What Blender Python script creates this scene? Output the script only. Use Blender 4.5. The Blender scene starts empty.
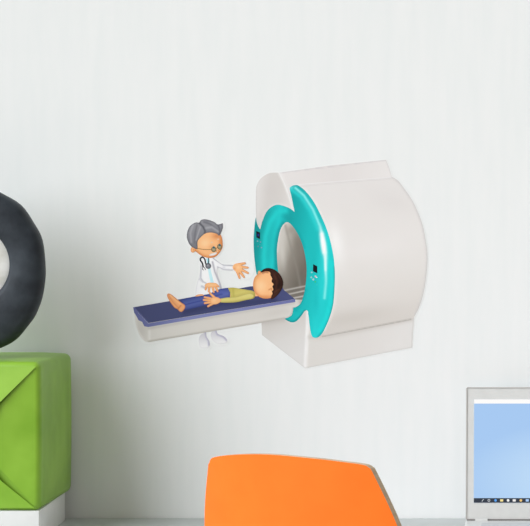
# A white wall with a printed vinyl wall decal, and the desk, chair, laptop,
# gift box, white box and black ring that stand before it.  Metres, z up.
import bpy, bmesh, math, random
import numpy as np
from mathutils import Vector, Matrix
from mathutils.geometry import delaunay_2d_cdt

S = bpy.context.scene
COL = S.collection
EYE = 1.336          # height of the camera
DESK = 0.70          # height of the desk top
R = math.radians


def lin(c):
    c = c / 255.0
    return c / 12.92 if c <= 0.04045 else ((c + 0.055) / 1.055) ** 2.4


def rgb(r, g, b):
    return (lin(r), lin(g), lin(b), 1.0)


# ------------------------------------------------------------------ materials
def mat(name, col, rough=0.5, spec=0.3, metal=0.0):
    m = bpy.data.materials.new(name)
    m.use_nodes = True
    p = m.node_tree.nodes['Principled BSDF']
    p.inputs['Base Color'].default_value = col
    p.inputs['Roughness'].default_value = rough
    p.inputs['Specular IOR Level'].default_value = spec
    p.inputs['Metallic'].default_value = metal
    return m


def noisy(m, col_a, col_b, scale, detail=3.0, stretch=(1, 1, 1), bump=0.0, bump_scale=None, lo=0.35, hi=0.65, dist=0.002):
    """mottled colour and a bump, both from object-space noise"""
    nt = m.node_tree
    p = nt.nodes['Principled BSDF']
    tc = nt.nodes.new('ShaderNodeTexCoord')
    mp = nt.nodes.new('ShaderNodeMapping')
    mp.inputs['Scale'].default_value = stretch
    nt.links.new(tc.outputs['Object'], mp.inputs['Vector'])
    n = nt.nodes.new('ShaderNodeTexNoise')
    n.inputs['Scale'].default_value = scale
    n.inputs['Detail'].default_value = detail
    nt.links.new(mp.outputs['Vector'], n.inputs['Vector'])
    cr = nt.nodes.new('ShaderNodeValToRGB')
    cr.color_ramp.elements[0].position = lo
    cr.color_ramp.elements[0].color = col_a
    cr.color_ramp.elements[1].position = hi
    cr.color_ramp.elements[1].color = col_b
    nt.links.new(n.outputs['Fac'], cr.inputs['Fac'])
    nt.links.new(cr.outputs['Color'], p.inputs['Base Color'])
    if bump:
        n2 = nt.nodes.new('ShaderNodeTexNoise')
        n2.inputs['Scale'].default_value = bump_scale or scale
        n2.inputs['Detail'].default_value = 4.0
        nt.links.new(mp.outputs['Vector'], n2.inputs['Vector'])
        b = nt.nodes.new('ShaderNodeBump')
        b.inputs['Strength'].default_value = bump
        b.inputs['Distance'].default_value = dist
        nt.links.new(n2.outputs['Fac'], b.inputs['Height'])
        nt.links.new(b.outputs['Normal'], p.inputs['Normal'])
    return m


def emissive(name, col, strength=1.0):
    m = mat(name, (0.01, 0.01, 0.01, 1), 0.3, 0.2)
    p = m.node_tree.nodes['Principled BSDF']
    p.inputs['Emission Color'].default_value = col
    p.inputs['Emission Strength'].default_value = strength
    return m


M_WALL = noisy(mat('painted_wall', rgb(236, 239, 238), 0.8, 0.1), rgb(235, 238, 237), rgb(238, 240, 239),
               14, 4, (3, 1, 0.35), 0.06, 60)
M_FLOOR = noisy(mat('floor_boards', rgb(190, 180, 165), 0.5, 0.3), rgb(182, 170, 152), rgb(200, 190, 174), 6, 4, (1, 8, 1))
M_DESK = noisy(mat('desk_laminate', rgb(214, 218, 217), 0.55, 0.12), rgb(196, 200, 199), rgb(201, 205, 204), 20, 3)
M_DESKLEG = mat('desk_leg_metal', rgb(200, 202, 203), 0.4, 0.4)
M_WHITEBOX = noisy(mat('white_card', rgb(238, 238, 236), 0.6, 0.2), rgb(236, 236, 234), rgb(240, 240, 238), 30, 2)
M_PAPER = noisy(mat('green_gift_paper', rgb(150, 198, 52), 0.42, 0.35), rgb(128, 175, 42), rgb(150, 196, 62),
                9, 3, (1, 1, 1), 0.35, 7, dist=0.006)
M_PAPER.node_tree.nodes['Principled BSDF'].inputs['Coat Weight'].default_value = 0.35
M_PAPER.node_tree.nodes['Principled BSDF'].inputs['Coat Roughness'].default_value = 0.3
M_RING = noisy(mat('charcoal_coating', rgb(48, 55, 62), 0.55, 0.3), rgb(36, 42, 49), rgb(54, 61, 68),
               22, 5, (1, 1, 1), 0.5, 30, dist=0.003)
M_CENTRE = noisy(mat('white_plaster', rgb(232, 232, 226), 0.7, 0.15), rgb(222, 222, 214), rgb(240, 240, 236), 16, 4, (1, 1, 3), 0.3, 40)
M_ORANGE = noisy(mat('orange_laminate', rgb(255, 136, 36), 0.5, 0.25), rgb(255, 117, 30), rgb(255, 121, 33), 18, 2)
M_PLY = noisy(mat('plywood_edge', rgb(205, 180, 150), 0.6, 0.2), rgb(204, 178, 148), rgb(216, 194, 166), 14, 2, (1, 1, 14))
M_CHAIRLEG = mat('chair_leg_steel', rgb(190, 192, 194), 0.25, 0.5, 0.9)
M_LAPTOP = noisy(mat('laptop_shell', rgb(214, 213, 210), 0.4, 0.25), rgb(205, 206, 203), rgb(209, 210, 207), 60, 2)
M_LAPEDGE = mat('laptop_rim', rgb(188, 186, 182), 0.4, 0.3)
M_KEYS = mat('keyboard_grey', rgb(198, 199, 198), 0.6, 0.2)

# the printed vinyl: its colour is the printed artwork, stored per vertex as ink
M_INK = mat('printed_vinyl', (1, 1, 1, 1), 0.6, 0.15)
_a = M_INK.node_tree.nodes.new('ShaderNodeAttribute')
_a.attribute_name = 'ink'
M_INK.node_tree.links.new(_a.outputs['Color'], M_INK.node_tree.nodes['Principled BSDF'].inputs['Base Color'])
M_VINYL = mat('white_vinyl', rgb(240, 242, 241), 0.6, 0.15)


# -------------------------------------------------------------------- helpers
def tag(o, label=None, cat=None, group=None, kind=None):
    if label: o['label'] = label
    if cat: o['category'] = cat
    if group: o['group'] = group
    if kind: o['kind'] = kind
    return o


def empty(name, loc, rz=0.0):
    o = bpy.data.objects.new(name, None)
    COL.objects.link(o)
    o.location = loc
    o.rotation_euler = (0, 0, rz)
    o.empty_display_size = 0.05
    return o


def link(name, bm, m, parent=None, smooth=True, angle=35):
    me = bpy.data.meshes.new(name)
    bmesh.ops.recalc_face_normals(bm, faces=bm.faces)
    bm.to_mesh(me)
    bm.free()
    mats = m if isinstance(m, (list, tuple)) else [m]
    for k in mats:
        me.materials.append(k)
    if smooth:
        me.shade_smooth()
        me.set_sharp_from_angle(angle=R(angle))
    o = bpy.data.objects.new(name, me)
    COL.objects.link(o)
    if parent: o.parent = parent
    return o


def box(bm, lo, hi, bev=0.0, seg=3):
    r = bmesh.ops.create_cube(bm, size=1.0)
    vs = r['verts']
    c = [(a + b) / 2 for a, b in zip(lo, hi)]
    d = [b - a for a, b in zip(lo, hi)]
    for v in vs:
        v.co = Vector((c[0] + v.co.x * d[0], c[1] + v.co.y * d[1], c[2] + v.co.z * d[2]))
    if bev:
        es = list({e for v in vs for e in v.link_edges})
        bmesh.ops.bevel(bm, geom=es, offset=bev, segments=seg, profile=0.5, affect='EDGES')
    return bm


def tube(bm, a, b, r0, r1, n=20):
    a, b = Vector(a), Vector(b)
    d = (b - a).normalized()
    u = d.orthogonal().normalized()
    w = d.cross(u)
    rings = []
    for p, r in ((a, r0), (b, r1)):
        rings.append([bm.verts.new(p + (u * math.cos(t) + w * math.sin(t)) * r)
                      for t in (2 * math.pi * k / n for k in range(n))])
    for k in range(n):
        bm.faces.new((rings[0][k], rings[0][(k + 1) % n], rings[1][(k + 1) % n], rings[1][k]))
    bm.faces.new(rings[0]); bm.faces.new(rings[1])
    return bm


def slab(bm, pts, depth, frame, mi_face=0, mi_rim=0):
    """a polygon (a, b) given thickness; frame maps (a, b, d) to a point"""
    f = [bm.verts.new(frame(a, b, 0)) for a, b in pts]
    k = [bm.verts.new(frame(a, b, depth)) for a, b in pts]
    bm.faces.new(f).material_index = mi_face
    bm.faces.new(k[::-1]).material_index = mi_face
    n = len(pts)
    for i in range(n):
        bm.faces.new((f[i], f[(i + 1) % n], k[(i + 1) % n], k[i])).material_index = mi_rim
    return bm


def smooth(pts, n=5, closed=True):
    """Catmull-Rom through the points; a third value marks a sharp corner"""
    P = [np.array(p[:2], float) for p in pts]
    cor = [len(p) > 2 for p in pts]
    N = len(P)
    out = []
    for i in range(N if closed else N - 1):
        j = (i + 1) % N
        p1, p2 = P[i], P[j]
        p0 = p1 if (cor[i] or (not closed and i == 0)) else P[i - 1]
        p3 = p2 if (cor[j] or (not closed and j == N - 1)) else P[(j + 1) % N]
        straight = cor[i] and cor[j]
        for k in range(1 if straight else n):
            t = k / n
            out.append(tuple(0.5 * ((2 * p1) + (p2 - p0) * t + (2 * p0 - 5 * p1 + 4 * p2 - p3) * t * t
                                    + (3 * p1 - p0 - 3 * p2 + p3) * t ** 3)))
    if not closed: out.append(tuple(P[-1]))
    return out


# ================================================================ THE SETTING
bm = bmesh.new(); box(bm, (-3.2, 0.0, 0.0), (2.4, 0.12, 2.7))
tag(link('wall_back', bm, M_WALL, smooth=False), kind='structure')
bm = bmesh.new(); box(bm, (-3.2, -5.0, -0.1), (2.4, 0.12, 0.0))
tag(link('floor', bm, M_FLOOR, smooth=False), kind='structure')

# ------------------------------------------------------------------- the desk
desk = empty('desk', (-0.45, -0.30, 0))
tag(desk, 'pale grey desk set against the white wall, under the laptop and the white box', 'desk')
bm = bmesh.new(); box(bm, (-1.15, -0.215, DESK - 0.03), (1.15, 0.297, DESK), 0.002, 2)
link('desk_top', bm, M_DESK, desk)
for sx in (-1.08, 1.08):
    for sy in (-0.17, 0.25):
        bm = bmesh.new(); box(bm, (sx - 0.025, sy - 0.025, 0), (sx + 0.025, sy + 0.025, DESK - 0.03), 0.003, 2)
        link('leg', bm, M_DESKLEG, desk)

# --------------------------------------------------------- white box, gift box
BOXZ = EYE - 0.5796
bm = bmesh.new(); box(bm, (-0.40, 0.0, 0.0), (0.0, 0.243, BOXZ - DESK), 0.0015, 2)
o = link('white_box', bm, M_WHITEBOX)
o.location = (-0.859, -0.273, DESK); o.rotation_euler = (0, 0, R(1.0))
tag(o, 'low plain white box on the desk under the green gift box', 'box')

GH = 0.2775
gift = empty('gift_box', (-0.857, -0.273, BOXZ), R(-1.2))
tag(gift, 'box wrapped in shiny lime green paper, lying on the low white box', 'gift box')
bm = bmesh.new(); box(bm, (-0.40, 0.0, 0.0), (0.0, 0.253, GH), 0.013, 5)
bmesh.ops.subdivide_edges(bm, edges=[e for e in bm.edges if e.calc_length() > 0.1], cuts=8, use_grid_fill=True)
rnd = random.Random(4)
for v in bm.verts:      # soft paper: the sides belly a little
    v.co.x += 0.0035 * math.sin(math.pi * min(max(v.co.z / GH, 0), 1)) * (1 if v.co.x > -0.2 else -1) * 0.5
    if v.co.x > -0.03 and v.co.z > GH - 0.03: v.co.z -= 0.002 * (v.co.y / 0.25)
wrap = link('wrapping_paper', bm, M_PAPER, gift, angle=60)
H2 = GH / 2


def front(a, b, d):
    return Vector((a, -0.0004 - d, b))


def flap(name, pts):
    """a folded sheet: each corner (a, b, lift) stands off the end of the parcel"""
    b = bmesh.new()
    f = [b.verts.new(front(x, z, d)) for x, z, d in pts]
    k = [b.verts.new(front(x, z, max(d - 0.0008, -0.001))) for x, z, d in pts]
    b.faces.new(f); b.faces.new(k[::-1])
    for i in range(len(pts)):
        j = (i + 1) % len(pts)
        b.faces.new((f[i], k[i], k[j], f[j]))
    return link(name, b, M_PAPER, gift, smooth=False)


# the end of the parcel: side folds first, then the lower fold, the upper fold on top
C_ = 0.0138
for sgn in (0, 1):
    flap('side_fold', [(abs(sgn * -0.40 + q) * -1 if not sgn else -0.40 + q, z, d) for q, z, d in
                       ((C_, 0.014, -0.0002), (0.125, H2 - 0.004, 0.011), (0.125, H2 + 0.004, 0.011), (C_, GH - 0.014, -0.0002))])
flap('lower_fold', [(-0.010, 0.006, 0.001), (-0.390, 0.006, 0.001), (-0.275, H2 - 0.012, 0.0132), (-0.125, H2 - 0.012, 0.0132), (-0.070, 0.056, 0.0072)])
flap('upper_fold', [(-0.007, GH - 0.008, 0.0015), (-0.072, GH - 0.074, 0.0135), (-0.125, H2 - 0.016, 0.024), (-0.275, H2 - 0.016, 0.024), (-0.393, GH - 0.008, 0.0015)])

# ------------------------------------------------------------- the black ring
PX = 0.00190
rc = (-1.0430, -0.185, EYE - 0.302 + 0.1715)
outer = smooth([(47, -76), (67, -64), (80, -46), (89, -28), (92, 0), (91, 17), (88, 32), (82, 47), (75, 57), (62, 72),
                (45, 81), (22, 89), (0, 90.5), (-25, 87), (-50, 77), (-70, 59), (-84, 36), (-91, 10), (-89, -18), (-82, -42),
                (-66, -65), (-44, -81), (-20, -90), (5, -91), (28, -86)], 4)
bm = bmesh.new()
n = len(outer)
prof = []
for (ox, oz) in outer:
    t = math.atan2(oz, ox)
    hr = 38.0
    ix, iz = 20 + hr * math.cos(t), -4 + hr * math.sin(t)
    a = Vector((ix, 0, -iz)) * PX
    b = Vector((ox, 0, -oz)) * PX
    L = b - a
    ring = []
    # rounded section between the inner and outer lines
    for f, y in ((0.0, -0.012), (0.04, -0.022), (0.14, -0.026), (0.5, -0.027), (0.84, -0.025), (0.95, -0.019), (1.0, -0.008),
                 (1.0, 0.008), (0.95, 0.019), (0.84, 0.025), (0.5, 0.027), (0.14, 0.026), (0.04, 0.022), (0.0, 0.012)):
        p = a + L * f
        ring.append(bm.verts.new((p.x, y, p.z)))
    prof.append(ring)
for i in range(n):
    A, B = prof[i], prof[(i + 1) % n]
    for k in range(len(A)):
        m = (k + 1) % len(A)
        bm.faces.new((A[k], A[m], B[m], B[k]))
ring = link('black_ring', bm, M_RING, angle=70)
ring.location = rc
tag(ring, 'large upright charcoal black ring with a round white centre, standing on the green gift box', 'ring ornament')
bm = bmesh.new()
rr_ = [(0.0, -0.0130), (0.5, -0.0125), (0.9, -0.0110), (1.0, -0.0085), (1.0, 0.0085), (0.9, 0.0110), (0.5, 0.0125), (0.0, 0.0130)]
lo_ = [[bm.verts.new(((20 + 38.4 * f * math.cos(t)) * PX, y, (4 + 38.4 * f * math.sin(t)) * PX)) for t in (2 * math.pi * q / 48 for q in range(48))]
       for f, y in rr_[1:-1]]
for A, B in zip(lo_, lo_[1:]):
    for q in range(48): bm.faces.new((A[q], A[(q + 1) % 48], B[(q + 1) % 48], B[q]))
bm.faces.new(lo_[0]); bm.faces.new(lo_[-1])
tag(link('centre_disc', bm, M_CENTRE, ring), 'white centre')

# ------------------------------------------------------------------ the chair
CH = R(27)
cu = Vector((math.cos(CH), -math.sin(CH), 0))           # along the backrest, to the right
cn = Vector((-math.sin(CH), -math.cos(CH), 0))          # out of its back, to the room
LEAN = R(7)
chair = empty('chair', (-0.345, -0.72, 0))
tag(chair, 'orange plywood chair with pale bare edges, its backrest rising before the desk', 'chair')


def cloc(a, h, d):
    """a along the width, h height above the floor, d towards the room; the shell bends a little"""
    bend = -0.95 * a * a
    hh = h - 0.9
    return cu * a + Vector((0, 0, 1)) * (0.9 + hh) + cn * (d + bend + math.tan(LEAN) * hh)


# filled in below from the backrest's outline
BACK = [(-0.2280, 0.60), (-0.2180, 0.700), (-0.2060, 0.805), (-0.1890, 0.8760), (-0.1835, 0.8900), (-0.1680, 0.9015), (-0.1000, 0.9120),
        (-0.0300, 0.9165), (0.0500, 0.9145), (0.1000, 0.9110), (0.1290, 0.9080), (0.1390, 0.9040), (0.1475, 0.8910),
        (0.1790, 0.8100), (0.2000, 0.7200), (0.2050, 0.60)]
bl = smooth([BACK[0] + (1,)] + BACK[1:-1] + [BACK[-1] + (1,)], 6)
TH = 0.013


def shell(name, outline, lowest):
    """curved plywood: orange faces, bare edge"""
    b = bmesh.new()
    st = 0.012
    pts = [Vector(p) for p in outline]
    ne = len(pts)
    xs = [p[0] for p in outline]; ys = [p[1] for p in outline]
    O = np.array(outline)
    extra = []
    y = min(ys) + st / 2
    while y < max(ys):
        x = min(xs) + st / 2
        while x < max(xs):
            if inside(O, np.array([[x, y]]))[0] and edist(O, np.array([[x, y]]))[0] > st * 0.45:
                extra.append(Vector((x, y)))
            x += st
        y += st
    V, E, F, *_ = delaunay_2d_cdt(pts + extra, [], [list(range(ne))], 1, 1e-7)
    fr = [b.verts.new(cloc(v.x, v.y, 0)) for v in V]
    bk = [b.verts.new(cloc(v.x, v.y, -TH)) for v in V]
    for f in F:
        b.faces.new([fr[i] for i in f]).material_index = 0
        b.faces.new([bk[i] for i in f[::-1]]).material_index = 0
    for e in [e for e in b.edges if e.is_boundary]:
        pass
    nb = {}
    for f in F:
        for i in range(len(f)):
            k = (f[i], f[(i + 1) % len(f)])
            if (k[1], k[0]) in nb: del nb[(k[1], k[0])]
            else: nb[k] = 1
    for i, j in nb:
        b.faces.new((fr[i], fr[j], bk[j], bk[i])).material_index = 1
    return link(name, b, [M_ORANGE, M_PLY], chair, angle=50)


def inside(O, P):
    x, y = P[:, 0], P[:, 1]
    r = np.zeros(len(P), bool)
    j = len(O) - 1
    for i in range(len(O)):
        xi, yi = O[i]; xj, yj = O[j]
        c = ((yi > y) != (yj > y))
        with np.errstate(divide='ignore', invalid='ignore'):
            r ^= c & (x < (xj - xi) * (y - yi) / (yj - yi + 1e-30) + xi)
        j = i
    return r


def segdist(A, B, P):
    d = B - A
    t = np.clip(((P - A) @ d) / max(d @ d, 1e-12), 0, 1)
    return np.linalg.norm(P - (A + t[:, None] * d), axis=1)


def edist(O, P):
    r = np.full(len(P), 1e9)
    for i in range(len(O)):
        r = np.minimum(r, segdist(O[i - 1], O[i], P))
    return r


shell('backrest', bl, 0.6)
# seat, its supports and legs: below the picture
bm = bmesh.new()
so = smooth([(-0.20, 0.03), (0.20, 0.03), (0.21, 0.2), (0.19, 0.36), (0.12, 0.40), (-0.12, 0.40), (-0.19, 0.36), (-0.21, 0.2)], 5)
slab(bm, so, 0.016, lambda a, b, d: cu * a - cn * b + Vector((0, 0, 0.455 - d)), 0, 1)
link('seat', bm, [M_ORANGE, M_PLY], chair, smooth=False)
for sa in (-0.10, 0.10):
    bm = bmesh.new()
    tube(bm, cu * sa - cn * 0.10 + Vector((0, 0, 0.430)), cu * sa - cn * 0.035 + Vector((0, 0, 0.445)), 0.011, 0.011)
    tube(bm, cu * sa - cn * 0.045 + Vector((0, 0, 0.435)), cloc(sa, 0.68, -TH - 0.012), 0.011, 0.011)
    link('back_support', bm, M_CHAIRLEG, chair)
for sa in (-0.16, 0.16):
    for sb in (0.06, 0.34):
        bm = bmesh.new()
        tube(bm, cu * sa * 0.9 - cn * sb + Vector((0, 0, 0.44)), cu * sa * 1.15 - cn * (0.2 + (sb - 0.2) * 1.2), 0.012, 0.010)
        link('leg', bm, M_CHAIRLEG, chair)

# ----------------------------------------------------------------- the laptop
LX, LY = -0.0662, -0.100
LW, LH = 0.372, 0.2590
TILT = R(14)
lap = empty('laptop', (LX, LY, DESK))
tag(lap, 'open silver grey laptop with a light blue screen, on the desk', 'laptop')
HZ = 0.0130


def lid(a, b, d):
    return Vector((a, b * math.sin(TILT) - d * math.cos(TILT), HZ + b * math.cos(TILT) + d * math.sin(TILT)))


def rrect(x0, y0, x1, y1, r, n=5):
    out = []
    for cx, cy, a0 in ((x1 - r, y1 - r, 0), (x0 + r, y1 - r, 90), (x0 + r, y0 + r, 180), (x1 - r, y0 + r, 270)):
        for k in range(n + 1):
            t = R(a0 + 90 * k / n)
            out.append((cx + r * math.cos(t), cy + r * math.sin(t)))
    return out


bm = bmesh.new()
slab(bm, rrect(0, 0, LW, LH, 0.003), -0.006, lid)
lidp = link('lid', bm, M_LAPTOP, lap, smooth=False)
bm = bmesh.new()                                   # the fine darker rim round the lid
o_, i_ = rrect(-0.0008, -0.0008, LW + 0.0008, LH + 0.0008, 0.004), rrect(0.0012, 0.0012, LW - 0.0012, LH - 0.0012, 0.002)
k = len(o_)
vo = [bm.verts.new(lid(a, b, 0.0012)) for a, b in o_]; vi = [bm.verts.new(lid(a, b, 0.0012)) for a, b in i_]
vb = [bm.verts.new(lid(a, b, -0.0065)) for a, b in o_]
for i in range(k):
    j = (i + 1) % k
    bm.faces.new((vo[i], vo[j], vi[j], vi[i])); bm.faces.new((vo[i], vb[i], vb[j], vo[j]))
link('rim', bm, M_LAPEDGE, lidp, smooth=False)
SX0, SX1, SY0, SY1 = 0.0150, LW - 0.0150, 0.0325, 0.2353
bm = bmesh.new(); slab(bm, [(SX0, SY0), (SX1, SY0), (SX1, SY1), (SX0, SY1)], 0.0006, lid)
# desktop picture: soft blues with a lighter glow, on the lit screen
M_SCR = emissive('lit_screen', rgb(170, 206, 244), 1.0)
nt = M_SCR.node_tree
tc = nt.nodes.new('ShaderNodeTexCoord'); mp = nt.nodes.new('ShaderNodeMapping')
mp.inputs['Location'].default_value = (-0.75, 0, -0.45)
nt.links.new(tc.outputs['Generated'], mp.inputs['Vector'])
gr = nt.nodes.new('ShaderNodeTexGradient'); gr.gradient_type = 'SPHERICAL'
nt.links.new(mp.outputs['Vector'], gr.inputs['Vector'])
cr = nt.nodes.new('ShaderNodeValToRGB')
cr.color_ramp.elements[0].position = 0.1; cr.color_ramp.elements[0].color = rgb(164, 199, 240)
cr.color_ramp.elements[1].position = 0.9; cr.color_ramp.elements[1].color = rgb(206, 232, 250)
nt.links.new(gr.outputs['Fac'], cr.inputs['Fac'])
nt.links.new(cr.outputs['Color'], nt.nodes['Principled BSDF'].inputs['Emission Color'])
scr = link('screen', bm, M_SCR, lap, smooth=False)
bm = bmesh.new(); slab(bm, [(SX0, SY1 - 0.0082), (SX1, SY1 - 0.0082), (SX1, SY1), (SX0, SY1)], 0.0005, lambda a, b, d: lid(a, b, d + 0.0006))
link('title_bar', bm, emissive('screen_white', rgb(252, 250, 248)), scr, smooth=False)
bm = bmesh.new(); slab(bm, [(SX0, SY0), (SX1, SY0), (SX1, SY0 + 0.0088), (SX0, SY0 + 0.0088)], 0.0005, lambda a, b, d: lid(a, b, d + 0.0006))
link('taskbar', bm, emissive('screen_dark', rgb(44, 52, 66)), scr, smooth=False)
icons = [(0.0175, (215, 222, 228), 's'), (0.0295, (200, 205, 210), 'o'), (0.0425, (90, 160, 235), 'c'), (0.0545, (246, 226, 150), 'q'),
         (0.0670, (240, 240, 238), 'c'), (0.0790, (238, 236, 234), 'q'), (0.0920, (236, 196, 120), 'c'), (0.1045, (170, 205, 250), 'q')]
for k, (ax, c, sh) in enumerate(icons):
    bm = bmesh.new()
    cx, cy, r = SX0 + ax, SY0 + 0.0044, 0.0026
    fr = lambda a, b, d: lid(a, b, d + 0.0011)
    if sh == 's':
        slab(bm, [(cx - 0.0022, cy - 0.0022), (cx - 0.0012, cy - 0.0024), (cx + 0.0022, cy + 0.0022), (cx + 0.001, cy + 0.0024)], 0.0003, fr)
    elif sh == 'q':
        slab(bm, rrect(cx - r * 1.15, cy - r * 0.85, cx + r * 1.15, cy + r * 0.85, 0.0006), 0.0003, fr)
    elif sh == 'c':
        slab(bm, [(cx + r * math.cos(t), cy + r * math.sin(t)) for t in (2 * math.pi * q / 16 for q in range(16))], 0.0003, fr)
    else:
        for q in range(16):
            t0, t1 = 2 * math.pi * q / 16, 2 * math.pi * (q + 1) / 16
            bm.faces.new([bm.verts.new(fr(cx + rr * math.cos(t), cy + rr * math.sin(t), 0.0003))
                          for rr, t in ((r, t0), (r, t1), (r * 0.55, t1), (r * 0.55, t0))])
    link('taskbar_icon', bm, emissive('icon_light', rgb(*c)), scr, smooth=False)
bm = bmesh.new(); box(bm, (-0.001, -0.246, 0.0015), (LW + 0.001, -0.004, 0.0118), 0.003, 3)
base = link('base', bm, M_LAPTOP, lap)
bm = bmesh.new(); box(bm, (0.03, -0.14, 0.0116), (LW - 0.03, -0.035, 0.0124), 0.0004, 1); link('keyboard', bm, M_KEYS, base)
bm = bmesh.new(); box(bm, (0.13, -0.235, 0.0116), (0.245, -0.155, 0.0121), 0.0003, 1); link('touchpad', bm, M_LAPEDGE, base)
bm = bmesh.new(); tube(bm, (0.002, -0.002, 0.0118), (LW - 0.002, -0.002, 0.0118), 0.0022, 0.0022)
link('hinge_bar', bm, mat('hinge_dark', rgb(120, 118, 116), 0.5, 0.2), base)
for hx in (0.018, LW - 0.042):
    bm = bmesh.new(); tube(bm, (hx, -0.0035, 0.0105), (hx + 0.024, -0.0035, 0.0105), 0.0052, 0.0052)
    link('hinge', bm, M_LAPTOP, base)
for fx in (0.03, LW - 0.03):
    for fy in (-0.22, -0.03):
        bm = bmesh.new(); tube(bm, (fx, fy, 0), (fx, fy, 0.002), 0.006, 0.006); link('foot', bm, M_KEYS, base)

# ============================================================= THE WALL DECAL
# A flat printed sticker: die-cut white vinyl with a cartoon printed on it, each
# printed shape a film of its own.  Sheet units of 2 mm; (500, 200) on the sheet
# is level with x = 0, z = EYE on the wall.
U = 0.002
DX, DZ = 280.0, 260.0                       # the sheet's own origin
decal = empty('wall_decal', ((DX - 500) * U, 0.0, EYE + (200 - DZ) * U))
tag(decal, 'wall decal of cartoon doctor and patient lying at a white and teal scanner', 'wall decal')


def mixc(C, c, w):
    return C * (1 - w[:, None]) + np.array(c, float) * w[:, None]


class Ink:
    """printed colours: a base and soft tints over it (0-255)"""
    def __init__(s, base): s.base = base; s.ops = []
    def grad(s, p0, p1, *cols): s.ops.append(('g', p0, p1, cols)); return s
    def blob(s, x, y, rx, ry, c, k=1.0, rot=0): s.ops.append(('b', x, y, rx, ry, c, k, rot)); return s
    def stroke(s, pts, w, c, k=1.0): s.ops.append(('s', pts, w, c, k)); return s
    def edge(s, w, c, k=1.0, d=None): s.ops.append(('e', w, c, k, d)); return s

    def colour(s, P, O):
        C = np.tile(np.array(s.base, float), (len(P), 1))
        for op in s.ops:
            if op[0] == 'g':
                a, b = np.array(op[1], float), np.array(op[2], float)
                t = np.clip(((P - a) @ (b - a)) / ((b - a) @ (b - a)), 0, 1)
                cols = np.array(op[3], float)
                x = t * (len(cols) - 1)
                i = np.minimum(x.astype(int), len(cols) - 2)
                f = x - i; f = f * f * (3 - 2 * f) if len(cols) == 2 else f
                C = cols[i] * (1 - f[:, None]) + cols[i + 1] * f[:, None]
            elif op[0] == 'b':
                _, x, y, rx, ry, c, k, rot = op
                d = P - np.array([x, y])
                ca, sa = math.cos(R(rot)), math.sin(R(rot))
                u = (d[:, 0] * ca + d[:, 1] * sa) / rx
                v = (-d[:, 0] * sa + d[:, 1] * ca) / ry
                C = mixc(C, c, k * np.exp(-1.6 * (u * u + v * v)))
            elif op[0] == 's':
                _, pts, w, c, k = op
                r = np.full(len(P), 1e9)
                for i in range(len(pts) - 1):
                    r = np.minimum(r, segdist(np.array(pts[i], float), np.array(pts[i + 1], float), P))
                C = mixc(C, c, k * np.exp(-(r / w) ** 2))
            else:
                _, w, c, k, dr = op
                r = edist(O, P)
                q = np.exp(-(r / w) ** 2) * k
                if dr is not None:       # only the edges that look this way
                    cen = O.mean(0)
                    v = P - cen
                    v = v / (np.linalg.norm(v, axis=1)[:, None] + 1e-9)
                    q = q * np.clip(v @ (np.array(dr) / np.linalg.norm(dr)) * 1.5, 0, 1)
                C = mixc(C, c, q)
        return C


def lin_np(C):
    c = np.clip(C, 0, 255) / 255.0
    return np.where(c <= 0.04045, c / 12.92, ((c + 0.055) / 1.055) ** 2.4)


class Print:
    def __init__(s): s.v = []; s.f = []; s.c = []; s.k = 0

    def add(s, outline, ink, layer, step=0.7, edge_step=None):
        # even out the outline
        es = edge_step or step
        pts = []
        for i in range(len(outline)):
            a, b = np.array(outline[i]), np.array(outline[(i + 1) % len(outline)])
            L = np.linalg.norm(b - a)
            if L < 1e-4: continue
            m = max(1, int(L / es))
            for k in range(m): pts.append(a + (b - a) * k / m)
        O = np.array(pts)
        x0, y0 = O.min(0); x1, y1 = O.max(0)
        gx, gy = np.meshgrid(np.arange(x0 + step * 0.5, x1, step), np.arange(y0 + step * 0.5, y1, step))
        G = np.stack([gx.ravel(), gy.ravel()], 1)
        if len(G):
            G[:, 0] += 0.13 * step * np.sin(G[:, 1] * 12.9898 + G[:, 0] * 3.1)
            G = G[inside(O, G)]
        if len(G): G = G[edist(O, G) > step * 0.4]
        allp = [Vector(p) for p in O] + [Vector(p) for p in G]
        V, E, F, *_ = delaunay_2d_cdt(allp, [], [list(range(len(O)))], 1, 1e-6)
        P = np.array([(v.x, v.y) for v in V])
        C = lin_np(ink.colour(P, O))
        b0 = len(s.v)
        s.k += 1
        y = -(0.0003 + 0.00005 * (layer + 0.08 * s.k))   # no two films in one plane
        for p in P: s.v.append(((p[0] - DX) * U, y, (DZ - p[1]) * U))
        s.c.extend(C.tolist())
        nb = {}
        for f in F:
            s.f.append([b0 + i for i in f])
            for i in range(len(f)):
                k = (f[i], f[(i + 1) % len(f)])
                if (k[1], k[0]) in nb: del nb[(k[1], k[0])]
                else: nb[k] = 1
        m = {}                                   # the cut rim of the film
        for i, j in nb:
            for q in (i, j):
                if q not in m:
                    m[q] = len(s.v)
                    s.v.append((s.v[b0 + q][0], y + 0.00004, s.v[b0 + q][2])); s.c.append(s.c[b0 + q])
            s.f.append([b0 + j, b0 + i, m[i], m[j]])
        return s

    def build(s, name, parent, material=None):
        me = bpy.data.meshes.new(name)
        me.from_pydata(s.v, [], s.f)
        at = me.attributes.new('ink', 'FLOAT_COLOR', 'POINT')
        buf = np.ones((len(s.v), 4), np.float32)
        buf[:, :3] = np.array(s.c)
        at.data.foreach_set('color', buf.ravel())
        me.materials.append(material or M_INK)
        o = bpy.data.objects.new(name, me)
        COL.objects.link(o)
        o.parent = parent
        return o


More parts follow.
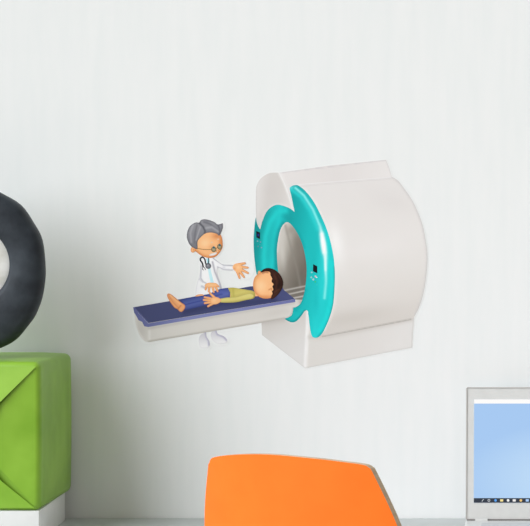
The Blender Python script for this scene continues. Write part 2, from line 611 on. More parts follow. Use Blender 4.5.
def limb(p0, p1, r0, r1, n=8):
    p0, p1 = np.array(p0, float), np.array(p1, float)
    a = math.atan2(p1[1] - p0[1], p1[0] - p0[0])
    out = []
    for k in range(n + 1):
        t = a + math.pi / 2 + math.pi * k / n
        out.append((p0[0] + r0 * math.cos(t), p0[1] + r0 * math.sin(t)))
    for k in range(n + 1):
        t = a - math.pi / 2 + math.pi * k / n
        out.append((p1[0] + r1 * math.cos(t), p1[1] + r1 * math.sin(t)))
    return out


def oval(x, y, rx, ry, rot=0, n=28):
    ca, sa = math.cos(R(rot)), math.sin(R(rot))
    return [(x + rx * math.cos(t) * ca - ry * math.sin(t) * sa, y + rx * math.cos(t) * sa + ry * math.sin(t) * ca)
            for t in (2 * math.pi * k / n for k in range(n))]


def ribbon(pts, w, n=4):
    """a printed line of width w"""
    P = [np.array(p) for p in smooth(pts, n, closed=False)]
    L, Rr = [], []
    for i, p in enumerate(P):
        d = P[min(i + 1, len(P) - 1)] - P[max(i - 1, 0)]
        nrm = np.array([-d[1], d[0]]) / (np.linalg.norm(d) + 1e-9)
        L.append(tuple(p + nrm * w / 2)); Rr.append(tuple(p - nrm * w / 2))
    return L + Rr[::-1]


def grow(outline, d):
    """the outline pushed outwards, for the die-cut border"""
    P = np.array(outline)
    a = 0.5 * np.sum(P[:, 0] * np.roll(P[:, 1], -1) - np.roll(P[:, 0], -1) * P[:, 1])
    if a < 0: P = P[::-1]
    out = []
    N = len(P)
    for i in range(N):
        t = P[(i + 1) % N] - P[i - 1]
        L = np.linalg.norm(t)
        if L < 1e-6: continue
        out.append(tuple(P[i] + np.array([t[1], -t[0]]) / L * d))
    return out


WHT = (238, 236, 234)
# ---- outlines of the scanner
ring_outer = smooth([(289.7, 188.6), (291.5, 186.3), (294.5, 185.2), (298.5, 185.6), (305.8, 191.4), (314.4, 202.8), (323, 220), (328.7, 235),
                     (332.8, 252), (334.6, 267), (334.8, 282), (333.4, 303), (329.6, 317.5), (324.2, 330), (320, 336), (315.3, 337.8),
                     (311.6, 335.4), (309.6, 325), (308, 313), (305, 311.5), (302, 315), (299.2, 318.5), (295.4, 321.7), (290.6, 322.3),
                     (284, 319), (272, 309), (262, 293), (256.8, 275), (254.4, 258), (253.6, 242), (254.4, 228), (256.3, 216), (262, 205), (272, 199),
                     (284, 201), (293, 210), (294.5, 211), (293.4, 206), (291.6, 197)], 4)
cowl = smooth([(256, 216), (256, 191), (257.2, 184.2), (260.4, 178.8), (265.4, 175), (271, 172.8), (279.5, 172.6, 1), (284.5, 183), (289.4, 196),
               (294.6, 212, 1), (290.2, 208.6), (284, 206), (277.4, 204.7), (271.4, 207), (266.3, 212.2), (262.3, 221.6), (260.2, 229.5, 1), (257.7, 225)], 5)
slab_top = [(279.5, 172.6), (330, 165.5), (386, 159.8), (389, 167), (391.8, 176.8), (389, 181), (300, 194), (288, 196)]
body = smooth([(292, 186, 1), (297, 184.3), (391.5, 176.7, 1), (395.6, 178.8), (400.6, 183.7), (413, 201.6), (422, 223), (426.4, 244.6), (427.4, 259), (425.6, 281),
               (421.6, 300), (415.5, 314.5), (411, 319.3), (405, 321.3), (322, 337.2, 1), (318, 320, 1)], 5)
base_side = [(306.8, 311), (330, 312), (413.6, 314), (414, 318), (412, 347.6), (305, 368.3)]
base_front = smooth([(261, 310, 1), (262, 335, 1), (305, 368.3, 1), (308.2, 312, 1), (306.8, 310.2), (304.4, 311.6), (301, 316.6), (296.3, 321.3),
                     (291.6, 322.3), (285.9, 319.8), (276, 312, 1)], 4)
bore = smooth([(277, 252), (277.8, 242), (280, 231), (283, 225), (286.5, 222.2), (290.5, 223.8), (296, 231), (301, 241), (304.3, 252),
               (306.2, 264), (306.4, 276), (305, 288), (303, 297), (299, 305), (291, 306), (284, 296), (280, 282), (277.8, 267)], 5)
# ---- table
table = smooth([(134.4, 310, 1), (135, 320), (137.2, 329), (140.5, 336.5), (144.5, 341), (149, 342, 1), (284.3, 318.8, 1), (288.6, 317.2),
                (291.6, 315.2), (292.8, 311.4), (293.2, 307.6, 1), (296.8, 306.6), (300, 304), (302.4, 299.8, 1), (294, 299.4, 1), (283, 293, 1), (255, 287, 1)], 4)
pad_top = [(133.2, 307.3), (170, 301), (250, 286.4), (281, 285), (284, 290), (295.0, 299.1), (222, 310.8), (148.2, 323.1)]
pad_rim = [(133.2, 307.3), (148.2, 323.4), (222, 311), (295.2, 299.2), (295.4, 302), (222, 314.2), (148.4, 327), (144.4, 326.3), (142.2, 321.8), (138.6, 320.2),
           (136.4, 316.0), (134.2, 312.5)]

# ---- the white vinyl sheet under it all
bk = Print()
VI = Ink((246, 247, 247))
doc_hair = smooth([(186.9, 236.9), (187.9, 230.2), (190.7, 225.5), (195.5, 222.6), (199.3, 222.6), (200.5, 220.6), (204, 219.3), (209, 220.0), (214.5, 222.1),
                   (217.8, 224.5), (222.7, 223.2, 1), (222.8, 227.4), (221.6, 231.2), (219.4, 235.6), (216.4, 233.6), (210.7, 232.5), (205.4, 233.5),
                   (200.6, 237.4), (197.6, 241.6), (197.6, 248.8), (194.5, 248.3), (191.2, 246.2), (188.6, 242.6)], 4)
doc_face = smooth([(196, 236), (204, 230), (214, 230), (220.6, 234.8), (222.4, 240.5), (222.6, 246), (221.6, 249.4), (219.6, 252.6), (215.4, 256.6), (209, 258.0),
                   (202.6, 256.2), (197, 252.4), (194.6, 249)], 5)
coat_o = smooth([(203.4, 256.5), (201.0, 259.5), (200.2, 263), (200.5, 270), (199.0, 277.5), (197.0, 284), (195.6, 294.5), (197.5, 297.5), (212, 296),
                 (221.6, 291.5), (221.4, 286), (219.2, 279.5), (216.8, 271), (219, 267.6), (223.3, 269.8), (232.8, 270.4), (233.0, 265.2), (223.6, 264.6),
                 (218, 261.5), (213, 257.6), (208, 256.5)], 4)
shoe_l = smooth([(199.4, 337), (201.2, 334.4), (203.4, 333.2), (203.9, 330.6, 1), (206.2, 330.6, 1), (206.6, 336.3), (209.2, 340.8), (209.8, 344.8), (208.2, 347.4), (204, 348), (200.3, 347.2), (199.0, 341.6)], 4)
shoe_r = smooth([(210.8, 334), (213, 331), (216.4, 329, 1), (217.8, 333.6), (224.0, 336.2), (227, 339.6), (226.4, 342.6), (222, 343.6), (216.6, 343.2), (212.2, 339.4)], 4)
for o_ in (grow(cowl, 1.2), grow(slab_top, 1.0), grow(body, 0.9), grow(base_side, 0.9), grow(base_front, 1.2), grow(table, 2.4), grow(pad_rim, 1.5), ring_outer,
           grow(oval(266, 284, 14, 14), 0.5), grow(doc_hair, 2.4), grow(doc_face, 1.5), grow(coat_o, 1.8), grow(shoe_l, 2.0), grow(shoe_r, 2.0),
           limb((233, 267.5), (244, 269.5), 6, 10.5), limb((168, 294), (183, 308), 3.2, 5), oval(193, 249.5, 4.2, 5)):
    bk.add(o_, VI, -2, 6.0, 3.0)
o = bk.build('vinyl_backing', decal, M_VINYL)

# ---- the scanner
p = Print()
p.add(slab_top, Ink(WHT).grad((279, 172), (392, 178), (231, 227, 225), (226, 222, 220), (233, 230, 228))
      .stroke([(279.5, 172.6), (386, 159.8)], 0.7, (206, 202, 204), .8).stroke([(386, 160), (393, 178)], 0.7, (205, 202, 202), .6)
      .stroke([(280, 173), (294, 211)], 2.0, (240, 238, 237), .8), 1, 1.5)
p.add(body, Ink(WHT).grad((350, 182), (372, 332), (229, 226, 224), (229, 226, 223), (231, 228, 225), (228, 225, 221), (222, 218, 213), (212, 207, 201))
      .blob(336, 244, 10, 26, (246, 245, 243), .95, -10).blob(388, 200, 30, 14, (222, 218, 216), .45, 20).blob(350, 318, 50, 10, (203, 198, 191), .6, -10)
      .blob(372, 250, 40, 12, (236, 233, 231), .5, -8)
      .stroke([(297, 184.3), (345, 180), (391, 176.8)], 1.0, (238, 236, 236), .9)
      .stroke([(299, 186.5), (345, 182), (391, 178.6)], 0.7, (212, 208, 207), .5)
      .stroke([(392, 176.6), (400.6, 183.7), (413, 201.6), (422, 223), (426.4, 244.6), (427.4, 259), (425.6, 281), (421.6, 300), (415.5, 314.5)], 1.3, (206, 203, 202), .75)
      .stroke([(297, 185), (306, 191.4), (315.4, 202.8), (324, 220), (329.7, 235), (333.8, 252), (335.6, 267), (335.8, 282), (334.4, 303), (330.6, 317.5), (324.2, 330)], 1.6, (240, 239, 237), .6)
      .stroke([(322, 337), (411, 319.6)], 1.0, (172, 167, 161), .85), 2, 1.3)
scanner = p.build('scanner', decal)
tag(scanner, 'off-white drum-shaped scanner with a teal ring')

p = Print()
p.add(base_side, Ink(WHT).grad((320, 330), (400, 340), (221, 218, 213), (222, 219, 215), (226, 224, 221))
      .stroke([(308, 311), (307.6, 326), (305.4, 368)], 1.6, (250, 249, 248), .95).stroke([(310, 337), (330, 336), (412, 319)], 2.6, (205, 201, 195), .8)
      .stroke([(305, 368.3), (412, 347.6)], .8, (206, 204, 201), .8).stroke([(412, 347.6), (414, 318)], .7, (206, 204, 201), .7), 1, 1.5)
p.add(base_front, Ink(WHT).grad((275, 322), (290, 358), (209, 205, 200), (219, 217, 214), (224, 223, 221))
      .stroke([(262, 322), (285, 319)], 3.0, (190, 185, 180), .6)
      .stroke([(306.8, 311), (304.4, 312.4), (301, 317.4), (296.3, 322.3), (291.6, 323.3), (285.9, 320.8)], 1.0, (226, 223, 220), .3)
      .stroke([(307.4, 312), (307.0, 326), (304.8, 368)], 1.2, (250, 249, 248), .9).stroke([(261.8, 335), (305, 368.3)], .7, (208, 206, 204), .8), 4, 1.0)
p.build('base', scanner)
p = Print()
p.add(cowl, Ink(WHT).grad((256, 195), (292, 200), (226, 223, 221), (214, 210, 206), (215, 211, 207), (224, 221, 218))
      .blob(272, 190, 9, 13, (211, 206, 203), .6, -20).blob(262, 222, 4, 9, (207, 201, 197), .5)
      .stroke([(279.5, 172.6), (284.5, 183), (289.4, 196), (294.6, 212)], 1.3, (248, 247, 246), .95)
      .stroke([(256.3, 182), (256.3, 216), (258, 225)], .8, (205, 201, 199), .6)
      .stroke([(294.6, 211), (290.2, 207.6), (284, 205), (277.4, 203.7), (271.4, 206), (265.3, 211.6), (261.3, 221), (260, 228.5)], 1.0, (236, 232, 230), .4), 5, 0.9)
p.build('front_cowl', scanner)
p = Print()
TE = (24, 188, 188)
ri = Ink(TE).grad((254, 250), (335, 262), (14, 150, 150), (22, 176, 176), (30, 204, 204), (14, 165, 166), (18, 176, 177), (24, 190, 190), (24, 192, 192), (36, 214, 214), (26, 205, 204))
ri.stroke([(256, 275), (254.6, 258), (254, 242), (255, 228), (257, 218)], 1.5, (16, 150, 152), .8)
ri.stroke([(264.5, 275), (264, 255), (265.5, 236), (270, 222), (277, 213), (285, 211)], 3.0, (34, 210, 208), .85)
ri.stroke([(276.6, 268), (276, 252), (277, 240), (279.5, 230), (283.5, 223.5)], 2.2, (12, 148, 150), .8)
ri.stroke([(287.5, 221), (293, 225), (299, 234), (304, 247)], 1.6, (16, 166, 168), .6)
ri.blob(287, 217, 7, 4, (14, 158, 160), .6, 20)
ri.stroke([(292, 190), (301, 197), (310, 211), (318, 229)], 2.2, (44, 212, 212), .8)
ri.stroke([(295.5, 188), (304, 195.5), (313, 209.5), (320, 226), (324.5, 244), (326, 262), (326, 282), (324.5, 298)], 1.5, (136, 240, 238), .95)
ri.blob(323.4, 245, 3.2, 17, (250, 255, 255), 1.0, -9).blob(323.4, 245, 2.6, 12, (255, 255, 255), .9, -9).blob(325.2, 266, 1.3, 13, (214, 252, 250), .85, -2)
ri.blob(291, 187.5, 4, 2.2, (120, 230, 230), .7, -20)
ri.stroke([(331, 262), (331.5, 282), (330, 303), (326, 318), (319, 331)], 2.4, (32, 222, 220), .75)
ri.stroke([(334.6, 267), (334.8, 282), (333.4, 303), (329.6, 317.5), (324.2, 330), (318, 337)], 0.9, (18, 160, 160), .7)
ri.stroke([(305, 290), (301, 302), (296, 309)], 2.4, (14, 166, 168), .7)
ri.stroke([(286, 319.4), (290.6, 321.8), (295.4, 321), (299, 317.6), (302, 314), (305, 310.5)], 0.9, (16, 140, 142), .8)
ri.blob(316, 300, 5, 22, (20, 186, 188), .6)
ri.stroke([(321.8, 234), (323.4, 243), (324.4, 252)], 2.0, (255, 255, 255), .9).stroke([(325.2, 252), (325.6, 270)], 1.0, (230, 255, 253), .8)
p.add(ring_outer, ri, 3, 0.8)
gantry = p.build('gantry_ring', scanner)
tag(gantry, 'glossy teal ring')
p = Print()
bo = Ink((160, 155, 146)).grad((277, 250), (306, 262), (206, 202, 195), (180, 175, 166), (144, 138, 129), (128, 121, 112), (112, 106, 97))
bo.stroke([(285, 224), (290, 244), (297, 268), (301, 290)], 1.4, (142, 137, 129), .5)
bo.blob(282, 250, 4, 22, (206, 202, 195), .8, -6).blob(299, 246, 6, 18, (128, 122, 113), .7, -14).blob(291, 230, 6, 6, (150, 144, 134), .6)
bo.stroke([(277.4, 252), (278.2, 242), (280.4, 231), (283.4, 225.4), (286.5, 222.8)], .7, (225, 222, 216), .8)
bo.stroke([(284, 290.5), (305.5, 286.0)], .8, (190, 186, 180), .9).stroke([(285, 292.7), (305, 288.4)], .7, (118, 113, 107), .9)
bo.stroke([(287, 294.6), (304.4, 290.8)], .8, (200, 196, 190), .9).stroke([(289, 296.6), (303.8, 293.4)], .7, (125, 120, 113), .9)
bo.stroke([(291, 298.6), (303, 296.2)], .9, (205, 201, 195), .9).stroke([(294, 301), (302, 299)], .7, (150, 145, 138), .8)
p.add(bore, bo, 6, 0.7)
p.build('bore', scanner)


def panel(pts, glow, buttons):
    p = Print()
    k = Ink((14, 18, 28))
    if glow: k.blob(glow[0], glow[1], 1.2, 1.6, (30, 60, 170), .95)
    p.add(pts, k, 7, 0.4)
    for x, y, r, c in buttons: p.add(oval(x, y, r, r, 0, 10), Ink(c), 7, 0.5)
    q = p.build('control_panel', scanner)
    return q


panel([(256.2, 231.0), (260.0, 232.4), (260.0, 239.2), (256.4, 237.4)], (258.3, 235),
      [(257.6, 241.2, .75, (128, 170, 180)), (260.6, 242.0, .75, (110, 160, 172)), (258.2, 246.4, .8, (90, 140, 150)), (261.6, 247.6, .7, (130, 170, 190)),
       (260, 244.6, .5, (70, 165, 170))])
panel([(313.2, 264.2), (317.2, 266.2), (317.2, 273.3), (313.0, 271.2)], None,
      [(311.8, 272.4, .9, (150, 208, 214)), (315.6, 276.4, 1.0, (212, 190, 200)), (311.4, 277.4, 1.0, (140, 206, 208)), (313.4, 279.4, 1.0, (176, 208, 214)),
       (315.2, 281.8, .8, (52, 196, 110)), (316.8, 277.4, .6, (240, 246, 246)), (317, 284.8, .5, (60, 205, 200))])

# ---- the sliding table
p = Print()
p.add(table, Ink((216, 213, 207)).grad((134, 330), (300, 300), (222, 219, 214), (219, 216, 210), (217, 213, 207), (216, 212, 206), (220, 217, 212))
      .blob(141, 331, 8, 14, (208, 204, 199), .8).stroke([(149.5, 328), (149.5, 341)], 1.4, (234, 232, 229), .8)
      .stroke([(149, 341.6), (284.3, 318.4)], 1.2, (182, 177, 169), .8).stroke([(149, 328.4), (222, 315.4), (294, 303.2)], 1.5, (196, 192, 188), .7)
      .stroke([(134.4, 312), (137.2, 329), (144, 341)], 1.0, (232, 230, 227), .8).blob(278, 312, 20, 6, (200, 196, 189), .5, -10).blob(301, 301.5, 4, 4, (186, 180, 173), .9).stroke([(284, 319), (290, 316.6), (292.6, 312), (293, 307.8)], .8, (198, 193, 187), .8), 8, 0.7)
tab = p.build('sliding_table', decal)
p = Print()
p.add(pad_rim, Ink((118, 124, 182)).grad((134, 315), (295, 302), (106, 112, 164), (134, 140, 188), (126, 132, 182), (112, 118, 170)).edge(.35, (96, 102, 160), .3), 9, 0.5)
p.add(pad_top, Ink((72, 80, 124)).grad((140, 308), (290, 296), (76, 82, 124), (70, 76, 116), (68, 74, 114), (74, 80, 124))
      .stroke([(185, 311.6), (222, 304), (256, 302), (275, 300)], 3.0, (54, 59, 98), .7)
      .stroke([(134, 307.6), (148.4, 323.2)], .7, (120, 126, 184), .7), 10, 0.8)
tag(p.build('pad', tab), 'blue pad')

# ---- the patient
SK, SKD, SKL = (251, 190, 134), (208, 124, 72), (255, 210, 160)


def skin(**k): return Ink(SK).edge(.7, SKD, .6)


p = Print()
# far hand, body under the clothes, neck, foot, near hand, head: one figure
p.add(smooth([(195.8, 296.6), (197, 294.8), (202.4, 294.2), (204, 296), (200, 297.4)], 3), skin(), 10.4, 0.5)
p.add(limb((183, 306), (226, 294), 2.2, 3.5), Ink(SK), 10.2, 1.5)
p.add(limb((226, 294), (257, 294), 3.5, 2.2), Ink(SK), 10.2, 1.5)
p.add(limb((220, 300.6), (248, 296), 1.6, 2), Ink(SK), 10.2, 1.5)
foot = smooth([(168, 293.6), (167.2, 295.6), (168.2, 298.4), (170.2, 302), (174.3, 307.4), (177.6, 309.2), (179.2, 311), (181, 311.9), (183, 311), (185.1, 307.8),
               (184.9, 305), (181.5, 302.6), (178, 299.8), (174.3, 296.8), (170.6, 294)], 4)
p.add(foot, Ink((240, 172, 118)).edge(.7, (196, 114, 70), .7).stroke([(169.4, 296.4), (173, 302), (178.6, 308)], .8, (222, 146, 96), .8)
      .stroke([(170, 295), (175, 299.6), (181, 304.4)], .8, (250, 192, 138), .8).stroke([(178, 309), (181, 305.4)], .7, (200, 122, 76), .7)
      .blob(168.8, 295, 1.4, 1.4, (224, 146, 100), .7), 13, 0.4)
HND = [((213, 299.0), (204.8, 297.2)), ((213, 300.6), (203.9, 299.9)), ((213, 301.8), (204.9, 303.1)), ((213.6, 303), (208.2, 306.2))]
p.add(limb((216, 299), (209.9, 293.0), 1.5, 1.0), skin(), 15.6, 0.4)
for a, b in HND: p.add(limb(a, b, 1.35, 1.05), skin(), 15.7, 0.4)
p.add(smooth([(220.8, 299.2), (220.6, 301.6), (217.6, 303.8), (213.4, 304.4), (210.8, 302.6), (210.6, 299), (213, 297.2), (217.4, 297.2)], 4),
      Ink(SK).blob(214.4, 300.4, 2.4, 2, SKL, .7).edge(.6, SKD, .35), 15.9, 0.4)
p.add(oval(259.3, 272.6, 1.5, 1.9, 20), skin(), 16.0, 0.4)
face = smooth([(254, 279), (257.2, 274.6), (262, 271.6), (268, 270.4), (274, 272), (278, 278), (279, 285), (277, 292), (272.6, 297), (266.4, 298.6), (260, 297.2),
               (255.2, 293), (253.2, 286.6)], 5)
p.add(face, Ink(SK).blob(261, 286, 7, 8, SKL, .9).edge(2.0, (212, 130, 76), .7).blob(266, 297, 7, 2.4, (224, 146, 92), .6).blob(256, 277, 4, 3, (236, 168, 108), .6)
      .stroke([(269, 289.8), (271.4, 288.4), (271.8, 290.4)], .6, (206, 128, 78), .8).blob(270.6, 291.2, 1.6, 1.3, (252, 200, 148), .8)
      .stroke([(262.6, 273.0), (266, 272.2), (268, 272.6)], .6, (150, 100, 76), .7)
      .blob(263.4, 274, 1, .7, (206, 150, 130), .5), 16.2, 0.5)
patient = p.build('person', decal)
tag(patient, 'barefoot cartoon patient in olive top and blue trousers lying on the pad')
p = Print()
p.add(smooth([(181, 299.8), (190, 297.6), (200, 296), (207.4, 294.6), (216, 290.4), (222, 288.6), (228.4, 287.8, 1), (230, 291), (230, 297.8, 1), (222, 300.4), (204.5, 305.6),
              (194, 308.2), (184.9, 309.8), (184, 305)], 4),
      Ink((76, 92, 166)).grad((205, 294), (208, 305), (66, 80, 142), (92, 106, 172), (62, 74, 134)).edge(.9, (48, 60, 126), .6)
      .stroke([(184, 305), (204, 300), (222, 294)], .8, (56, 70, 140), .8).blob(222, 292, 6, 3, (92, 106, 186), .6), 12, 0.5)
p.build('trousers', patient)
p = Print()
p.add(smooth([(227.8, 288.0, 1), (233, 287.6), (240, 288.6), (247.3, 289.8), (253.2, 291), (255.2, 294), (254, 298), (248, 299.4), (230.4, 299, 1), (230.2, 293)], 4),
      Ink((198, 190, 100)).grad((238, 287), (241, 299), (202, 188, 98), (212, 200, 114), (178, 162, 84)).edge(.8, (158, 150, 72), .5)
      .stroke([(233, 288.4), (233.6, 297)], 1.2, (182, 172, 84), .6), 12.6, 0.5)
p.add(smooth([(219.8, 298.8, 1), (226, 297.6), (236, 296.8), (246, 294), (251, 293.4), (254, 295.6), (252.4, 298.6), (246, 300), (236, 302.2), (226, 302.6), (220.2, 302.3, 1)], 4),
      Ink((212, 206, 118)).grad((236, 296), (237, 303), (224, 214, 134), (216, 204, 120), (178, 162, 84)).edge(.6, (164, 156, 78), .6), 14.2, 0.5)
tag(p.build('shirt', patient), 'olive yellow long-sleeved top')
p = Print()
phair = smooth([(260.8, 272.4), (262.8, 269.8), (266, 268.2), (270.4, 268.2), (275.6, 270.2), (280.4, 275), (283.0, 281.2), (282.5, 287), (279.8, 292.4), (275.4, 297.2),
                (271.0, 299.6, 1), (271.4, 296), (272.6, 293.6), (272.0, 291.4), (273.4, 289.4), (272.4, 286.6), (273.6, 284), (271.6, 281.6), (272.2, 278.4), (270.6, 275.4), (270.4, 273), (269.2, 271.6), (265.6, 271.4)], 4)
p.add(phair, Ink((58, 30, 20)).grad((270, 270), (281, 294), (52, 27, 18), (62, 32, 22), (44, 22, 15), (72, 40, 28)).edge(.7, (32, 15, 10), .6)
      .stroke([(274, 274), (277, 281), (276, 289)], .8, (84, 46, 30), .6).stroke([(277, 275), (280, 282), (278, 290)], .7, (34, 16, 10), .6)
      .stroke([(274.6, 292), (278.6, 289.4)], .8, (96, 54, 36), .6), 18.2, 0.45)
p.build('hair', patient)

# ---- the doctor
p = Print()
p.add(limb((207, 256), (208, 292), 3, 5), Ink(SK), 7.2, 2)
p.add(limb((216, 265), (233, 267.9), 0.6, 1.2), Ink(SK), 7.2, 2)
p.add(limb((204.5, 264), (205, 284), 1.2, 1.2), Ink(SK), 7.2, 2)
p.add(oval(193.2, 249.5, 2.4, 3.1, 15), skin().blob(193.6, 249.8, 1, 1.4, (206, 124, 76), .6), 11, 0.4)
p.add(doc_face, Ink(SK).blob(205, 243, 7, 6, SKL, .9).edge(1.9, (206, 120, 64), .75).blob(214, 256.6, 7, 2.2, (214, 130, 74), .6).blob(217, 236, 6, 4, (212, 132, 80), .75).blob(220.5, 243, 2.5, 6, (208, 126, 74), .6)
      .blob(212, 247, 4, 3, (238, 160, 104), .4)
      .blob(211.8, 242.4, 1.2, .7, (226, 206, 190), .9, -20).blob(218.2, 239.2, 1.1, .8, (230, 212, 198), .9, 10), 11.4, 0.45)
p.add(oval(217.6, 251.2, 1.5, 1.35), Ink((255, 200, 146)).edge(.6, (192, 108, 60), .9).blob(217.3, 250.9, .7, .6, (255, 222, 176), .9), 13.0, 0.3)
# open hand towards the scanner
for a, b, r in (((236.6, 265), (244.8, 263.2), 1.05), ((239, 266.6), (247.8, 267.6), 1.0), ((239, 268.4), (248.0, 273.0), 1.0), ((238.4, 269.6), (244.0, 277.0), 1.0),
                ((236.4, 269), (239.6, 278.0), .95)):
    p.add(limb(a, b, 1.6, r), skin(), 11.6, 0.35)
p.add(smooth([(232.6, 267.4), (234.4, 264.2), (238, 263.4), (241.2, 265.6), (242.4, 268.2), (241, 271.6), (238, 272.8), (234.8, 270.8)], 4),
      Ink(SK).blob(238.4, 267.4, 2.6, 2.4, SKL, .8).blob(234.6, 268.6, 1.4, 1.6, (226, 148, 94), .6), 11.9, 0.35)
# hand resting on the patient
for a, b, r in (((206.8, 285.4), (205.6, 289.4), 1.0), ((209.6, 285.6), (208.8, 291.4), 1.0), ((212.4, 285.4), (213.8, 292.0), 1.0), ((215, 285), (217.6, 291.2), 1.0),
                ((215.4, 284.4), (218.4, 286.4), .95)):
    p.add(limb(a, b, 1.4, r), skin(), 13.3, 0.35)
p.add(smooth([(204.8, 285.6), (206.2, 283.6), (210, 282.7), (215, 282.9), (217.8, 284.4), (216, 286.8), (211, 287.2), (206.6, 287.4)], 4),
      Ink(SK).blob(211, 284.8, 4, 1.4, SKL, .6).edge(.5, SKD, .35), 13.6, 0.35)
doctor = p.build('person', decal)
tag(doctor, 'standing grey-haired cartoon doctor in a white coat holding out an open hand')
p = Print()
GL = (176, 174, 184)
p.add(coat_o, Ink((238, 239, 241)).grad((196, 275), (220, 275), (240, 241, 243), (250, 250, 251), (248, 248, 249), (244, 244, 246)).edge(.45, (206, 206, 212), .6)
      .stroke([(212.6, 262), (215, 272), (219.6, 283), (220.8, 289)], .9, GL, .9).stroke([(201.2, 266), (200.8, 278), (203, 281.6), (206, 283.2)], .7, (178, 178, 190), .8)
      .stroke([(202, 286.4), (205, 288)], 1.2, (176, 178, 190), .7).stroke([(199.4, 279), (203, 282)], .9, (200, 200, 208), .7)
      .stroke([(213.4, 258.2), (223.6, 265), (232.6, 265.6)], .7, (166, 166, 174), .8).stroke([(217.4, 267), (223.5, 269.4), (232.6, 270)], .7, (190, 190, 198), .8)
      .blob(220.4, 288, 1.6, 4, (178, 180, 190), .8).blob(224, 267.4, 2, 2, (214, 214, 222), .6), 9, 0.45)
tag(p.build('coat', doctor), 'white coat')
p = Print()
p.add(smooth([(206.2, 258.2, 1), (209.2, 258.4, 1), (209.6, 262), (210.4, 268), (213.9, 282.6, 1), (210.8, 283.2, 1), (208.8, 274), (207.6, 266)], 3),
      Ink((196, 236, 243)).grad((206, 258), (212, 283), (168, 222, 234), (204, 240, 246), (196, 238, 246)), 9.6, 0.5)
tag(p.build('tie', doctor), 'light cyan tie')
p = Print()
DK = Ink((36, 38, 46))
p.add(ribbon([(203.2, 257.0), (201.0, 257.8), (200.4, 260.0), (202.4, 263.2), (203.2, 267)], 1.5), DK, 10.2, 0.4)
p.add(ribbon([(203.0, 257.2), (204.9, 259.4), (205.6, 263), (206.4, 264.8)], 1.4), DK, 10.2, 0.4)
p.add(ribbon([(208.6, 257.6), (208.8, 260.4), (208.2, 263.6)], .9), DK, 10.2, 0.4)
p.add(ribbon([(203.2, 266.6), (202.6, 269.0), (203.8, 270.2)], .7), DK, 10.2, 0.4)
p.add(ribbon([(203.4, 266.6), (205.0, 268.4), (205.6, 270)], .7), DK, 10.2, 0.4)
p.add(oval(208.3, 265.9, 2.9, 2.9), Ink((126, 128, 136)).edge(.7, (58, 60, 68), .9).blob(207.8, 265.4, 1, 1, (186, 188, 196), .8), 10.4, 0.35)
p.build('stethoscope', doctor)
p = Print()
hi = Ink((136, 136, 142)).grad((196, 221), (206, 246), (154, 154, 159), (136, 136, 142), (120, 120, 127)).edge(.9, (88, 88, 96), .7)
hi.stroke([(199.4, 223), (203.0, 226.6), (205.2, 231), (204.6, 233.6)], .9, (84, 84, 92), .9)
hi.stroke([(193, 225), (190.4, 233), (191.4, 242)], 1.0, (176, 176, 182), .7).stroke([(197, 225), (195.2, 233), (194.6, 243)], .9, (112, 112, 119), .7)
hi.stroke([(200.4, 227), (198.4, 233), (196.2, 240)], .8, (174, 174, 180), .75)
hi.stroke([(204, 222), (210, 224), (218, 230)], 1.0, (104, 104, 112), .7).stroke([(206.4, 228), (212, 227), (218.6, 231.6)], 1.2, (174, 174, 180), .75)
hi.stroke([(217.8, 224.8), (219.6, 229), (219.4, 234)], .8, (92, 92, 100), .7).blob(207, 221.4, 4, 1.2, (118, 118, 126), .7)
p.add(doc_hair, hi, 12, 0.45)
p.build('hair', doctor)
p = Print()
BR = Ink((132, 102, 56))
p.add(ribbon([(197.0, 248.4), (204, 249.4), (211.4, 249.6)], .55), BR, 12.4, 0.4)
for x, y, rx, ry in ((213.8, 249.4, 2.6, 2.7), (219.6, 246.9, 2.3, 2.8)):
    p.add(oval(x, y, rx, ry, -15), Ink((164, 150, 118)).edge(.75, (94, 84, 52), .95).blob(x - .2, y - .4, 1.2, 1.2, (176, 176, 160), .7), 12.5, 0.35)
    p.add(oval(x + .1, y - 2.0, 1.0, 1.25, -10), Ink((60, 116, 126)).blob(x, y - 1.6, .6, .6, (16, 34, 50), .9), 12.7, 0.3)
p.add(ribbon([(215.8, 248.4), (217.6, 247.8)], .6), BR, 12.6, 0.3)
p.build('glasses', doctor)
p = Print()
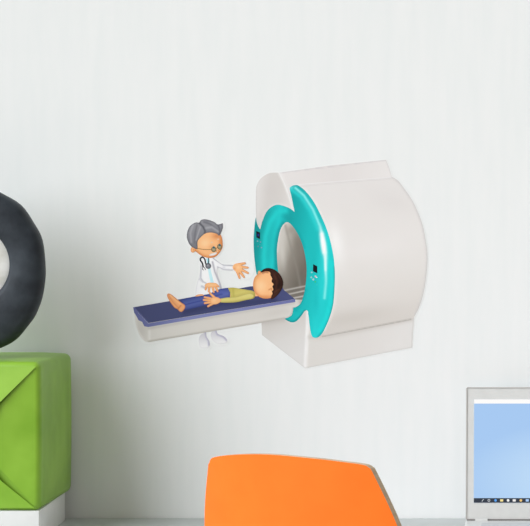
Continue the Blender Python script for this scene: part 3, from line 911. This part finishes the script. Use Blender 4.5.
p.add(smooth([(209.0, 255.0), (211, 253.6), (214, 252.8), (216.4, 252.2), (217.0, 253.2), (215.4, 254.8), (212.4, 255.8), (210, 255.9)], 3),
      Ink((238, 236, 234)).edge(.5, (196, 168, 150), .5), 12.1, 0.35)
tag(p.build('moustache', doctor), 'white moustache')
for so_, hl in ((shoe_l, [(205.6, 332), (206.4, 336.6), (208.8, 340.8), (209.2, 345)]), (shoe_r, [(216, 330.4), (217.6, 334.2), (223.6, 336.8), (226.4, 339.8)])):
    p = Print()
    c = np.array(so_).mean(0)
    p.add(so_, Ink((226, 225, 230)).grad((c[0], c[1] - 6), (c[0], c[1] + 8), (208, 207, 213), (228, 228, 231), (246, 246, 246)).stroke(hl, 1.2, (178, 175, 196), .9)
          .edge(.5, (214, 213, 219), .5), 7, 0.45)
    p.build('shoe', doctor)

# ==================================================== light, sky and the camera
w = bpy.data.worlds.new('room_light'); S.world = w
w.use_nodes = True
w.node_tree.nodes['Background'].inputs['Color'].default_value = (1.0, 0.985, 0.91, 1)
w.node_tree.nodes['Background'].inputs['Strength'].default_value = 0.355

# soft daylight from the tall windows behind the viewer's left shoulder
dl = bpy.data.lights.new('daylight', 'SUN')
dl.energy = 3.85
dl.angle = R(60)
dl.color = (0.972, 1.0, 1.055)
do = bpy.data.objects.new('daylight', dl); COL.objects.link(do)
do.location = (-3, -3, 3)
do.rotation_euler = Vector((1.0, 0.68, -0.62)).to_track_quat('-Z', 'Y').to_euler()

cam = bpy.data.cameras.new('camera')
cam.sensor_width = 36.0
cam.lens = 36.0 * 2000 / 530
cam.shift_x = (265 - 500) / 530
cam.shift_y = -(263 - 200) / 530
cam.clip_end = 50
co = bpy.data.objects.new('camera', cam); COL.objects.link(co)
co.location = (0, -4.0, EYE); co.rotation_euler = (R(90), 0, 0)
S.camera = co
S.view_settings.view_transform = 'Standard'
S.view_settings.look = 'None'
S.view_settings.exposure = 0.0
S.view_settings.gamma = 1.0
S.view_settings.use_curve_mapping = False
